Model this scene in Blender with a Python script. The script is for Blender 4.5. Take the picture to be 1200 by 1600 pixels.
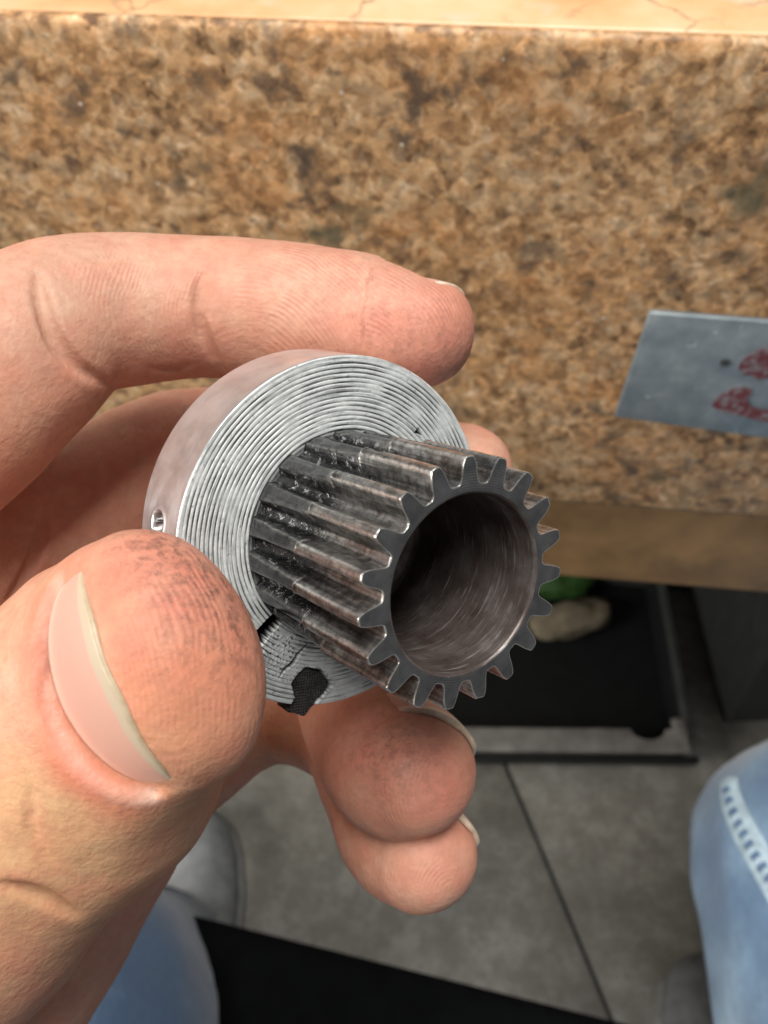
import bpy, bmesh, math, random
import numpy as np
from mathutils import Vector, Matrix
from mathutils.bvhtree import BVHTree

for o in list(bpy.data.objects):
    bpy.data.objects.remove(o)
SC = bpy.context.scene
COL = SC.collection

# ------------------------------------------------------------------ camera
W, H, F = 1200.0, 1600.0, 1500.0          # photo size and focal length in its pixels
CAM = np.array([0.0, 0.0, 1.0])
PITCH, ROLL = math.radians(53), math.radians(-2.0)
fwd = np.array([0, math.cos(PITCH), -math.sin(PITCH)])
r0 = np.array([1.0, 0, 0]); u0 = np.cross(r0, fwd)
right = math.cos(ROLL) * r0 + math.sin(ROLL) * u0
up = -math.sin(ROLL) * r0 + math.cos(ROLL) * u0
R3 = np.stack([right, -up, fwd], 1)       # camera axes (x right, y down, z away) -> world
cd = bpy.data.cameras.new('camera'); cam = bpy.data.objects.new('camera', cd); COL.objects.link(cam)
cam.matrix_world = Matrix((
    (right[0], up[0], -fwd[0], CAM[0]), (right[1], up[1], -fwd[1], CAM[1]),
    (right[2], up[2], -fwd[2], CAM[2]), (0, 0, 0, 1)))
cd.sensor_fit = 'VERTICAL'; cd.sensor_height = 36.0; cd.lens = F / H * 36.0
cd.clip_start = 0.005; cd.clip_end = 50
cd.dof.use_dof = True; cd.dof.focus_distance = 0.096
cd.dof.aperture_fstop = 44.0; cd.dof.aperture_blades = 0
SC.camera = cam

# ------------------------------------------------------------------ light
wd = bpy.data.worlds.new('World'); SC.world = wd; wd.use_nodes = True
wd.node_tree.nodes['Background'].inputs[0].default_value = (0.93, 0.96, 1.0, 1)
wd.node_tree.nodes['Background'].inputs[1].default_value = 0.13
def area(name, loc, target, sx, sy, power, color):
    l = bpy.data.lights.new(name, 'AREA'); l.shape = 'RECTANGLE'; l.size = sx; l.size_y = sy
    l.energy = power; l.color = color
    o = bpy.data.objects.new(name, l); COL.objects.link(o); o.location = loc
    o.rotation_euler = (Vector(target) - Vector(loc)).to_track_quat('-Z', 'Y').to_euler()
    return o
area('ceiling_lamp', (0.1, 0.02, 2.5), (0, .1, .9), 1.3, 0.6, 40, (1.0, 0.97, 0.93))
area('side_lamp', (-2.2, -0.55, 1.65), (0, .1, .85), 1.2, 1.2, 50, (1.0, 0.95, 0.88))
SC.view_settings.view_transform = 'Standard'; SC.view_settings.look = 'None'
SC.view_settings.exposure = 0.0; SC.view_settings.gamma = 1.0
SC.view_settings.use_curve_mapping = False
SC.render.engine = 'CYCLES'
SC.cycles.use_denoising = True
SC.cycles.max_bounces = 6
SC.cycles.use_adaptive_sampling = True; SC.cycles.adaptive_threshold = 0.025

# ------------------------------------------------------------------ helpers
def C3(px, py, Z):                        # photo pixel + depth (mm) -> camera axes, mm
    return np.array([(px - 600) / F * Z, (py - 800) / F * Z, Z], float)
def to_world(p):                          # camera axes mm -> world m
    return CAM + (np.asarray(p) * 0.001) @ R3.T
def ray(px, py):
    return R3 @ np.array([(px - 600) / F, (py - 800) / F, 1.0])
def on_plane(px, py, n, d):               # world plane n.p = d
    v = ray(px, py); t = (d - np.dot(n, CAM)) / np.dot(n, v)
    return CAM + t * v
def on_z(px, py, z): return on_plane(px, py, np.array([0, 0, 1.0]), z)
def on_y(px, py, y): return on_plane(px, py, np.array([0, 1.0, 0]), y)

def link(o, parent=None):
    COL.objects.link(o)
    if parent is not None: o.parent = parent
    return o
def mesh_obj(name, verts, faces, mat, parent=None, smooth=True, loc=None):
    me = bpy.data.meshes.new(name)
    verts = np.asarray(verts, float)
    if loc is not None: verts = verts - np.asarray(loc)
    fa = np.asarray(faces) if not isinstance(faces, list) else None
    if fa is not None:
        k = fa.shape[1]
        me.vertices.add(len(verts)); me.vertices.foreach_set('co', verts.astype(np.float32).ravel())
        me.loops.add(fa.size); me.loops.foreach_set('vertex_index', fa.astype(np.int32).ravel())
        me.polygons.add(len(fa)); me.polygons.foreach_set('loop_start', np.arange(0, fa.size, k, dtype=np.int32))
        me.update(calc_edges=True)
    else:
        me.from_pydata([tuple(v) for v in verts], [], faces); me.update()
    if smooth: me.polygons.foreach_set('use_smooth', [True] * len(me.polygons))
    me.validate(); me.update()
    if mat: me.materials.append(mat)
    o = bpy.data.objects.new(name, me)
    if loc is not None: o.location = loc
    return link(o, parent)
def from_bm(name, bm, mat, parent=None, smooth=False):
    me = bpy.data.meshes.new(name); bmesh.ops.recalc_face_normals(bm, faces=bm.faces); bm.to_mesh(me); bm.free()
    if smooth: me.polygons.foreach_set('use_smooth', [True] * len(me.polygons))
    if mat: me.materials.append(mat)
    return link(bpy.data.objects.new(name, me), parent)
def empty(name, loc=(0, 0, 0), parent=None):
    o = bpy.data.objects.new(name, None); o.location = loc; o.empty_display_size = 0.01
    return link(o, parent)
def tag(o, label=None, cat=None, group=None, kind=None):
    for k, v in (('label', label), ('category', cat), ('group', group), ('kind', kind)):
        if v: o[k] = v
    return o
def prism(name, pts, ext, mat, parent=None, bevel=0.0, seg=3, loc=None):
    """polygon pts (world) extruded by vector ext"""
    bm = bmesh.new()
    off = np.zeros(3) if loc is None else np.asarray(loc)
    a = [bm.verts.new(tuple(np.asarray(p) - off)) for p in pts]
    b = [bm.verts.new(tuple(np.asarray(p) + np.asarray(ext) - off)) for p in pts]
    n = len(pts)
    bm.faces.new(a); bm.faces.new(b[::-1])
    for i in range(n): bm.faces.new((a[i], b[i], b[(i + 1) % n], a[(i + 1) % n]))
    bmesh.ops.recalc_face_normals(bm, faces=bm.faces)
    if bevel:
        bmesh.ops.bevel(bm, geom=list(bm.edges), offset=bevel, segments=seg, affect='EDGES', profile=0.5)
    o = from_bm(name, bm, mat, parent, smooth=bool(bevel))
    if loc is not None: o.location = loc
    return o
def box(name, lo, hi, mat, parent=None, bevel=0.0, seg=3):
    x0, y0, z0 = lo; x1, y1, z1 = hi
    return prism(name, [(x0, y0, z0), (x1, y0, z0), (x1, y1, z0), (x0, y1, z0)], (0, 0, z1 - z0), mat, parent, bevel, seg)
def catmull(P, n):
    P = np.asarray(P, float); Q = np.vstack([2 * P[0] - P[1], P, 2 * P[-1] - P[-2]]); out = []
    for i in range(len(P) - 1):
        a, b, c, d = Q[i:i + 4]
        for t in np.linspace(0, 1, n, endpoint=False):
            out.append(0.5 * (2 * b + (c - a) * t + (2 * a - 5 * b + 4 * c - d) * t * t + (3 * b - a - 3 * c + d) * t ** 3))
    out.append(P[-1]); return np.array(out)
def tube(name, ctrl, mat, parent=None, nseg=48, nsub=10, disp=None, loc=None):
    """ctrl rows: x,y,z,r (metres)"""
    S = catmull(ctrl, nsub); c = S[:, :3]; r = S[:, 3]
    tg = np.gradient(c, axis=0); tg /= np.linalg.norm(tg, axis=1)[:, None]
    n = np.cross(tg[0], [0.3, 0.2, 1.0]); n /= np.linalg.norm(n)
    V = []; t = np.linspace(0, 2 * np.pi, nseg, endpoint=False)
    for i in range(len(c)):
        n = n - tg[i] * (n @ tg[i]); n /= np.linalg.norm(n); b = np.cross(tg[i], n)
        d = np.cos(t)[:, None] * n + np.sin(t)[:, None] * b
        rr = np.full(nseg, r[i])
        if disp is not None: rr = rr + disp(c[i] + d * r[i], i / len(c))
        V.append(c[i] + d * rr[:, None])
    V = np.vstack(V); m = len(c)
    i, j = np.meshgrid(np.arange(m - 1), np.arange(nseg), indexing='ij'); i = i.ravel(); j = j.ravel(); j2 = (j + 1) % nseg
    Fq = np.stack([i * nseg + j, i * nseg + j2, (i + 1) * nseg + j2, (i + 1) * nseg + j], 1)
    V = np.vstack([V, c[0], c[-1]])
    k = np.arange(nseg); k2 = (k + 1) % nseg
    cap0 = np.stack([k2, k, np.full(nseg, m * nseg)], 1); cap1 = np.stack([(m - 1) * nseg + k, (m - 1) * nseg + k2, np.full(nseg, m * nseg + 1)], 1)
    faces = [tuple(f) for f in Fq.tolist()] + [tuple(f) for f in cap0.tolist()] + [tuple(f) for f in cap1.tolist()]
    return mesh_obj(name, V, faces, mat, parent, True, loc)

def vnoise(p, seed=0):
    """cheap smooth value noise, p (N,3) in cell units -> (-1,1)"""
    p = np.asarray(p, float); i = np.floor(p).astype(np.int64); f = p - i; f = f * f * (3 - 2 * f); out = np.zeros(len(p))
    for dx in (0, 1):
        for dy in (0, 1):
            for dz in (0, 1):
                h = ((i[:, 0] + dx) * 374761393 + (i[:, 1] + dy) * 668265263 + (i[:, 2] + dz) * 2147483647 + seed * 974711) & 0x7fffffff
                h = ((h ^ (h >> 13)) * 1274126177) & 0x7fffffff; h = h ^ (h >> 16)
                v = (h & 0xffff) / 32767.5 - 1
                out += v * (f[:, 0] if dx else 1 - f[:, 0]) * (f[:, 1] if dy else 1 - f[:, 1]) * (f[:, 2] if dz else 1 - f[:, 2])
    return out

# ------------------------------------------------------------------ materials
class NT:
    def __init__(s, name, ref=None):
        s.m = bpy.data.materials.new(name); s.m.use_nodes = True; s.t = s.m.node_tree; s.n = s.t.nodes
        s.b = s.n['Principled BSDF']; s.tc = s.n.new('ShaderNodeTexCoord')
        if ref is not None: s.tc.object = ref
        s.co = s.tc.outputs['Object']
    def inp(s, sock, v):
        if v is None: return
        if hasattr(v, 'is_output'): s.t.links.new(v, sock)
        else: sock.default_value = v
    def set(s, **k):
        names = dict(color='Base Color', rough='Roughness', metal='Metallic', spec='Specular IOR Level', normal='Normal', sss='Subsurface Weight',
                     sssr='Subsurface Radius', ssss='Subsurface Scale', sheen='Sheen Weight', coat='Coat Weight', coatr='Coat Roughness', aniso='Anisotropic')
        for a, v in k.items(): s.inp(s.b.inputs[names[a]], v)
        return s
    def noise(s, scale, detail=4, rough=.55, co=None, dist=0, out='Fac'):
        n = s.n.new('ShaderNodeTexNoise'); n.inputs['Scale'].default_value = scale; n.inputs['Detail'].default_value = detail
        n.inputs['Roughness'].default_value = rough; n.inputs['Distortion'].default_value = dist; s.inp(n.inputs['Vector'], co or s.co); return n.outputs[out]
    def voro(s, scale, co=None, feature='F1', out='Distance', rand=1.0):
        n = s.n.new('ShaderNodeTexVoronoi'); n.feature = feature; n.inputs['Scale'].default_value = scale; n.inputs['Randomness'].default_value = rand
        s.inp(n.inputs['Vector'], co or s.co); return n.outputs[out]
    def ramp(s, fac, stops, interp='LINEAR'):
        n = s.n.new('ShaderNodeValToRGB'); e = n.color_ramp.elements; n.color_ramp.interpolation = interp
        while len(e) < len(stops): e.new(0.5)
        for i, (p, c) in enumerate(stops):
            e[i].position = p; c = (c, c, c) if not hasattr(c, '__len__') else c; e[i].color = tuple(c) + (1,)
        s.inp(n.inputs[0], fac); return n.outputs[0]
    def mix(s, fac, a, b, mode='MIX'):
        n = s.n.new('ShaderNodeMix'); n.data_type = 'RGBA'; n.blend_type = mode; n.clamp_factor = True
        s.inp(n.inputs[0], fac)
        for sock, v in ((n.inputs[6], a), (n.inputs[7], b)):
            if not hasattr(v, 'is_output'): v = tuple(v)[:3] + (1,) if hasattr(v, '__len__') else (v, v, v, 1)
            s.inp(sock, v)
        return n.outputs[2]
    def math(s, op, a, b=None, c=None, clamp=False):
        n = s.n.new('ShaderNodeMath'); n.operation = op; n.use_clamp = clamp
        for i, v in enumerate((a, b, c)): s.inp(n.inputs[i], v)
        return n.outputs[0]
    def mapping(s, scale=(1, 1, 1), rot=(0, 0, 0), co=None):
        n = s.n.new('ShaderNodeMapping'); n.inputs['Scale'].default_value = scale; n.inputs['Rotation'].default_value = rot; s.inp(n.inputs[0], co or s.co); return n.outputs[0]
    def sep(s, v=None):
        n = s.n.new('ShaderNodeSeparateXYZ'); s.inp(n.inputs[0], v or s.co); return n.outputs
    def attr(s, name, out='Fac'):
        n = s.n.new('ShaderNodeAttribute'); n.attribute_name = name; return n.outputs[out]
    def bump(s, h, strength=.3, dist=.001, normal=None):
        n = s.n.new('ShaderNodeBump'); n.inputs['Strength'].default_value = strength; n.inputs['Distance'].default_value = dist
        s.inp(n.inputs['Height'], h); s.inp(n.inputs['Normal'], normal); return n.outputs[0]
    def point(s):
        return s.n.new('ShaderNodeNewGeometry').outputs['Pointiness']

def plain(name, color, rough=.6, metal=0, bumps=None, var=.25, vs=60):
    m = NT(name); n = m.noise(vs, 4)
    m.set(color=m.mix(m.ramp(n, [(.3, 0), (.7, 1)]), tuple(c * (1 - var) for c in color), tuple(min(1, c * (1 + var)) for c in color)), rough=rough, metal=metal)
    if bumps: m.set(normal=m.bump(m.noise(bumps[0], 3), bumps[1], bumps[2]))
    return m.m

def granite():
    m = NT('granite_laminate')
    warp = m.noise(95, 3, .6, out='Color')
    va = m.n.new('ShaderNodeVectorMath'); va.operation = 'MULTIPLY_ADD'
    m.inp(va.inputs[0], warp); va.inputs[1].default_value = (.003, .003, .003); m.inp(va.inputs[2], m.co)
    co = va.outputs[0]
    gc = m.sep(m.voro(390, co, out='Color')); gc2 = m.sep(m.voro(150, co, out='Color'))
    gfac = m.math('ADD', m.math('MULTIPLY', m.noise(255, 6, .68, co), .62), m.math('ADD', m.math('MULTIPLY', gc[0], .24), m.math('MULTIPLY', gc2[1], .14)))
    base = m.ramp(gfac, [(.30, (.17, .09, .045)), (.40, (.40, .225, .105)), (.50, (.62, .36, .17)), (.60, (.70, .44, .23)), (.72, (.84, .60, .38))])
    orange = m.ramp(m.noise(32, 3, .6), [(.46, 0), (.66, .42)])
    c = m.mix(orange, base, (.64, .29, .10))
    cells = m.voro(230, co, out='Color'); cs = m.sep(cells)
    c = m.mix(m.math('MULTIPLY', m.ramp(cs[0], [(.78, 0), (.84, 1)]), .3), c, (.78, .58, .36))
    cr = m.sep(m.voro(270, co, out='Color'))
    c = m.mix(.55, c, m.mix(1.0, c, m.ramp(cr[1], [(.0, .45), (.35, .85), (.7, 1.0), (1.0, 1.35)]), 'MULTIPLY'))
    cr2 = m.sep(m.voro(560, co, out='Color'))
    c = m.mix(.4, c, m.mix(1.0, c, m.ramp(cr2[2], [(.0, .4), (.4, .9), (1.0, 1.3)]), 'MULTIPLY'))
    dk = m.math('MULTIPLY', m.ramp(m.noise(108, 5, .62, co), [(.53, 0), (.66, 1)]), m.ramp(m.noise(30, 2), [(.34, .3), (.6, 1)]))
    c = m.mix(m.math('MULTIPLY', dk, .9), c, (.12, .085, .06))
    dk2 = m.ramp(m.noise(300, 3, .6, co), [(.60, 0), (.66, 1)])
    c = m.mix(m.math('MULTIPLY', dk2, .45), c, (.075, .052, .034))
    gr = m.ramp(m.noise(48, 2, .5, co), [(.68, 0), (.76, .8)])
    c = m.mix(gr, c, (.12, .115, .07))
    sp = m.ramp(m.voro(95, co), [(.035, 1), (.055, 0)])
    c = m.mix(m.math('MULTIPLY', sp, m.ramp(m.noise(25, 1), [(.55, 0), (.6, 1)])), c, (.8, .75, .65))
    m.set(color=c, rough=m.ramp(m.noise(90, 3), [(.3, .42), (.7, .6)]), spec=.35, normal=m.bump(m.noise(400, 3), .12, .0006))
    return m.m
def marble():
    m = NT('cream_marble')
    c = m.ramp(m.noise(35, 5, .6), [(.3, (.66, .34, .15)), (.5, (.74, .45, .235)), (.7, (.78, .55, .34))])
    c = m.mix(m.ramp(m.noise(55, 2), [(.6, 0), (.72, .6)]), c, (.62, .56, .46))
    wn = m.noise(90, 4, .6, out='Color')
    va = m.n.new('ShaderNodeVectorMath'); va.operation = 'MULTIPLY_ADD'; m.inp(va.inputs[0], wn); va.inputs[1].default_value = (.014,) * 3; m.inp(va.inputs[2], m.co)
    v = m.voro(42, va.outputs[0], 'DISTANCE_TO_EDGE')
    c = m.mix(m.math('MULTIPLY', m.ramp(v, [(.0, 1), (.035, 0)]), m.ramp(m.noise(28, 2), [(.50, 0), (.62, .6)])), c, (.16, .10, .06))
    m.set(color=c, rough=.35)
    return m.m
def concrete():
    m = NT('grey_floor_vinyl')
    c = m.ramp(m.noise(14, 5, .6), [(.3, (.25, .24, .205)), (.5, (.38, .365, .315)), (.7, (.50, .48, .415))])
    c = m.mix(m.ramp(m.noise(5, 3), [(.4, 0), (.65, .6)]), c, (.38, .395, .40))
    c = m.mix(m.ramp(m.noise(34, 5, .7), [(.42, .55), (.6, 0)]), c, (.19, .18, .15))
    c = m.mix(m.ramp(m.noise(160, 4, .7), [(.5, 0), (.7, .7)]), c, (.21, .207, .18))
    m.set(color=c, rough=.6, normal=m.bump(m.noise(160, 4), .3, .002))
    return m.m
def denim():
    m = NT('faded_denim')
    c = m.ramp(m.math('ADD', m.noise(16, 4, .6), m.attr('level')), [(.22, (.045, .085, .155)), (.45, (.11, .19, .30)), (.62, (.22, .34, .47)), (.82, (.38, .51, .64))])  # attribute darkens the left leg's denim, painting in its shade
    w = m.noise(520, 3, .7, m.mapping((1, .4, 1)))
    c = m.mix(m.ramp(w, [(.35, .35), (.65, 0)]), c, (.09, .14, .22))
    m.set(color=c, rough=.9, sheen=.3, normal=m.bump(m.math('ADD', w, m.noise(40, 3)), .35, .002))
    return m.m

M_GRAN, M_MARB, M_FLOOR, M_DENIM = granite(), marble(), concrete(), denim()
M_RAIL = plain('brown_wood_rail', (.26, .15, .062), .55, vs=45, var=.35)
M_BLACK = plain('black_plastic', (.012, .014, .015), .45)
M_SEAT = plain('black_seat_cloth', (.003, .0034, .0038), .95, bumps=(500, .5, .002)); M_SEAT.node_tree.nodes['Principled BSDF'].inputs['Specular IOR Level'].default_value = .08
M_DARKP = plain('dark_grey_panel', (.055, .06, .058), .6)
M_DARKC = plain('charcoal_shade_box', (.028, .030, .030), .7)
M_ALU = plain('grey_rail_paint', (.36, .35, .33), .5, .2)
M_SHOE = plain('grey_shoe_cloth', (.36, .375, .385), .8)
M_SOLE = plain('shoe_rubber', (.42, .42, .41), .6)
M_GREEN = plain('green_cloth', (.03, .095, .015), .7)
M_BEIGE = plain('beige_cloth', (.25, .21, .145), .85)
M_THREAD = plain('dark_blue_thread', (.10, .17, .29), .8)
M_PALE = plain('pale_denim', (.40, .52, .60), .9, vs=120, var=.3)

# ------------------------------------------------------------------ counter (granite apron, cream top, brown rail)
WY = 0.215; YAW = math.radians(8)
NW = np.array([-math.sin(YAW), -math.cos(YAW), 0.0])
def on_wall(px, py, off=0.0): return on_plane(px, py, NW, NW @ np.array([0, WY, 0]) + off)
counter = tag(empty('counter', (0, WY, 0)), 'brown speckled granite counter front with cream marble top edge', 'counter')
counter.rotation_euler = (0, 0, -YAW)
def zrow(px, py, y=WY): return on_wall(px, py, WY - y)[2]
zt = zrow(600, 46); zb = zrow(600, 770)
def shift(o):
    o.matrix_parent_inverse = Matrix.Translation((0, -WY, 0)); return o
TH = 0.012
# apron: sheet with rolled top corner
prof = [(0.003, zb), (0.002, zb), (0.0, zb + .004), (0, zb + .05)] + [(0, z) for z in np.linspace(zb + .06, zt - .012, 6)]
prof += [(0, zt - .004), (.0004, zt - .0012), (.0013, zt), (.003, zt)]
V, Fc = [], []
for x in (-1.0, 1.0): V += [(x, WY + a, z) for a, z in prof]
n = len(prof)
Fc = [(i, i + 1, n + i + 1, n + i) for i in range(n - 1)] + [(n - 1, 0, n, 2 * n - 1), tuple(range(n))[::-1], tuple(range(n, 2 * n))]
apron = shift(mesh_obj('front_panel', V, Fc, M_GRAN, counter))
tag(apron, 'speckled tan and brown granite front panel')
top = shift(box('top_slab', (-1.0, WY + .0031, zb), (1.0, WY + .62, zt + .0004), M_MARB, counter, .0008))
tag(top, 'bright peach coloured veined top slab')
zr = zrow(900, 905, WY + .012)
rail = shift(box('lower_rail', (-1.0, WY + .012, zr), (1.0, WY + .032, zb - .0005), M_RAIL, counter, .003))
tag(rail, 'plain dark brown lower rail')
shift(box('knee_panel', (-1.0, WY + .44, 0.012), (1.0, WY + .46, zr - .02), M_DARKP, counter, .003))

# ------------------------------------------------------------------ floor with a long joint
floor = tag(empty('floor', (0, .4, 0)), kind='structure')
base = box('bed', (-1.5, -1.0, -.03), (1.5, 1.5, -.006), M_DARKP, floor); base.location = (0, -.4, 0)
ja, jb = on_z(795, 1205, 0), on_z(955, 1590, 0); jd = (ja - jb) / np.linalg.norm(ja - jb); jn = np.array([-jd[1], jd[0], 0]) * -1
p0, p1 = ja - jd * 2, ja + jd * 2
for sgn in (-1, 1):
    g = jn * sgn * .0022
    t_ = prism('floor_sheet', [p0 + g, p1 + g, p1 + g + jn * sgn * 1.1, p0 + g + jn * sgn * 1.1], (0, 0, -.0058), M_FLOOR, floor, .0012, 2)
    t_.location = (0, -.4, 0)

# ------------------------------------------------------------------ bin under the counter
def crate():
    zr_ = .055
    a, b = on_z(560, 1158, zr_), on_z(1092, 1163, zr_)
    ctr = (a + b) / 2
    r = empty('storage_bin', (ctr[0], ctr[1] + .16, 0.0))
    tag(r, 'black open storage bin with grey front rim below the counter', 'bin')
    dx = b - a; ang = math.atan2(dx[1], dx[0]); r.rotation_euler = (0, 0, ang); w = float(np.linalg.norm(dx)) / 2; d0, d1, h = -.16, .20, zr_
    box('bottom', (-w, d0, .002), (w, d1, .008), M_BLACK, r, .002)
    box('side_wall', (-w, d0, .009), (-w + .008, d1, h), M_BLACK, r, .002)
    s = box('side_wall', (w - .008, d0, .009), (w, d1, h), M_BLACK, r, .002)
    box('back_wall', (-w + .009, d1 - .008, .009), (w - .009, d1, h), M_BLACK, r, .002)
    box('front_wall', (-w + .009, d0, .009), (w - .009, d0 + .007, h - .018), M_BLACK, r, .002)
    box('side_rim', (w - .006, d0 + .006, h + .0005), (w + .004, d1, h + .006), M_DARKP, r, .002)
    bm = bmesh.new()
    # grey front rail with a semicircular finger notch
    y0, y1 = d0 - .012, d0 + .014
    pts = [(-w, y0), (w - .004, y0), (w - .004, y1 + .012), (w - .018, y1 + .012), (w - .018, y1)]
    for t in np.linspace(0, math.pi, 9): pts.append((w - .044 + .018 * math.cos(t), y1 - .012 * math.sin(t)))
    pts += [(w - .064, y1), (-w, y1)]
    prism('front_rail', [(x, y, h + .0005) for x, y in pts], (0, 0, .007), M_ALU, r, .0015, 2)
    box('front_lip', (-w, y0 - .007, h - .012), (w + .006, y0 - .0005, h + .001), M_BLACK, r, .003)
    return r
bin_ = crate()
def blob(name, px, py, z, sx, sy, sz, mat, seed, rot=0):
    c = on_z(px, py, z); bm = bmesh.new(); bmesh.ops.create_icosphere(bm, subdivisions=4, radius=1)
    P = np.array([v.co[:] for v in bm.verts]); nn = vnoise(P * 1.7, seed) * .22 + vnoise(P * 4, seed + 3) * .08
    for v, k in zip(bm.verts, nn): v.co = Vector((v.co.x * sx, v.co.y * sy, max(v.co.z, -.7) * sz)) * (1 + k)
    o = from_bm(name, bm, mat, None, True); o.location = c; o.rotation_euler = (0, 0, rot); return o
tag(blob('green_cloth', 882, 900, .03, .040, .03, .02, M_GREEN, 3), 'green crumpled cloth lying in the black bin', 'cloth')
tag(blob('beige_rag', 890, 968, .028, .050, .022, .018, M_BEIGE, 7, .25), 'beige crumpled rag lying in the black bin', 'rag')

ca = on_z(1122, 1148, 0); cw = 0.5  # dark box added to stand in for the shaded floor beside the bin
sbox = tag(empty('shade_box', (ca[0] + cw / 2, ca[1] + .25, 0)), 'dark grey box added for the shade right of the black bin', 'shade_box')
box('body', (-cw / 2, -.25, .03), (cw / 2, .25, .40), M_DARKC, sbox, .004)
box('plinth', (-cw / 2 + .01, -.235, .001), (cw / 2 - .01, .24, .0295), M_BLACK, sbox, .002)

# ------------------------------------------------------------------ chair seat
def seat():
    z = .425
    a, b = on_z(310, 1425, z), on_z(975, 1592, z)
    d = (b - a) / np.linalg.norm(b - a); nrm = np.array([d[1], -d[0], 0])
    a2, b2 = a - d * .14, b + d * .02
    mid = (a + b) / 2 + nrm * .2; mid[2] = .38
    r = tag(empty('chair', mid), 'black upholstered chair seat between the blue jeans legs', 'chair')
    pts = [a2, b2, b2 + nrm * .42, a2 + nrm * .42]
    prism('seat_cushion', [p - mid for p in pts], (0, 0, -.06), M_SEAT, r, .012, 4)
    bx = mid - mid
    box('seat_base', (-.12, -.12, -.045), (.12, .12, -.018), M_BLACK, r, .005)
    box('post', (-.025, -.025, -.36), (.025, .025, -.046), M_BLACK, r, .008)
    for k in range(5):
        t = k * 2 * math.pi / 5 + .3; c, s = math.cos(t), math.sin(t)
        q = [(c * .02 - s * .018, s * .02 + c * .018), (c * .02 + s * .018, s * .02 - c * .018), (c * .2 + s * .012, s * .2 - c * .012), (c * .2 - s * .012, s * .2 + c * .012)]
        prism('foot', [(x, y, -.378) for x, y in q], (0, 0, .02), M_BLACK, r, .004, 2)
    return r
seat()

# ------------------------------------------------------------------ seated person (jeans and shoes)
person = tag(empty('person', (0, .05, 0)), 'seated person in faded blue jeans, knees at the lower edge', 'person')
def pw(px, py, Z): return to_world(C3(px, py, Z))
def folds(seed, amp):
    def f(p, t): return (vnoise(p * 14, seed) * .5 + (.5 - np.abs(vnoise(p * np.array([26, 17, 21]), seed + 1))) * .8 + vnoise(p * 60, seed + 2) * .15) * amp
    return f
kr = pw(1302, 1352, 470); kl = pw(138, 1632, 462)
def jeans(knee, hip, ankle, rk, seed):
    P = [tuple(hip) + (.085,), tuple(hip * .6 + knee * .4) + (.08,), tuple(hip * .2 + knee * .8) + (rk * 1.04,), tuple(knee) + (rk,),
         tuple(knee * .85 + ankle * .15 + np.array([0, .012, 0])) + (rk * .96,), tuple(knee * .5 + ankle * .5) + (.062,), tuple(ankle) + (.06,)]
    o = tube('trouser_leg', P, M_DENIM, person, 72, 14, folds(seed, .0085)); o.location = (0, -.05, 0)
    n = len(o.data.vertices); co = np.empty(n * 3); o.data.vertices.foreach_get('co', co); co = co.reshape(-1, 3)
    inner = (co[:, 0] - knee[0]) * np.sign(-knee[0]) / rk                    # shade on the left leg painted in as darker denim; inner sides slightly darker
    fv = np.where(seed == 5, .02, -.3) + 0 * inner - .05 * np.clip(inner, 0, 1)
    a = o.data.attributes.new('level', 'FLOAT', 'POINT'); a.data.foreach_set('value', fv.astype(np.float32)); return o
sh_l = on_z(290, 1370, .04); sh_r = on_z(1150, 1600, .04)
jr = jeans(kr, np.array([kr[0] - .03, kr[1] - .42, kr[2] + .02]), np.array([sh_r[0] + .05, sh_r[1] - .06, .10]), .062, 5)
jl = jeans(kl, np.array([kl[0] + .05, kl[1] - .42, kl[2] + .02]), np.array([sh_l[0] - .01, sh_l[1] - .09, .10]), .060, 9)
# flat-felled seam with ladder of stitches on the right knee
me = jr.data; bvh = BVHTree.FromPolygons([v.co[:] for v in me.vertices], [p.vertices[:] for p in me.polygons])
def jhit(px, py):
    h = bvh.ray_cast(Vector(CAM), Vector(ray(px, py)).normalized()); return h
def strip(name, left, rightp, mat, off, parent):
    V = []
    for (a, b), (c, d) in zip(left, rightp):
        for t in np.linspace(0, 1, 5):
            h = jhit(a + (c - a) * t, b + (d - b) * t)
            if h[0] is None: return None
            V.append(np.array(h[0]) + np.array(h[1]) * off * (1 if 0 < t < 1 else .1))
    m = len(left); Fq = [(i * 5 + j, i * 5 + j + 1, (i + 1) * 5 + j + 1, (i + 1) * 5 + j) for i in range(m - 1) for j in range(4)]
    o = mesh_obj(name, V, Fq, mat, parent); return o
Ls = [(1124, 1226), (1128, 1262), (1142, 1300), (1158, 1332), (1178, 1368), (1196, 1400), (1212, 1430)]
Rs = [(1152, 1214), (1158, 1240), (1172, 1272), (1190, 1304), (1210, 1338), (1228, 1370), (1244, 1400)]
Ls = catmull([l + (0,) for l in Ls], 4)[:, :2]; Rs = catmull([l + (0,) for l in Rs], 4)[:, :2]
seam = strip('side_seam', Ls, Rs, M_PALE, .0016, jr)
if seam:
    tag(seam, 'pale raised seam along the right knee')
    k = 0
    for i in range(2, len(Ls) - 2, 2):
        m_ = lambda A, B, t: A + (B - A) * t
        a0, b0 = m_(Ls[i], Rs[i], .22), m_(Ls[i], Rs[i], .70); a1, b1 = m_(Ls[i], Ls[i + 1], .9), m_(Rs[i], Rs[i + 1], .9); a1, b1 = m_(a1, b1, .22), m_(a1, b1, .70)
        s_ = strip('stitch', [a0, a1], [b0, b1], M_THREAD, .0030, jr)
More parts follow.
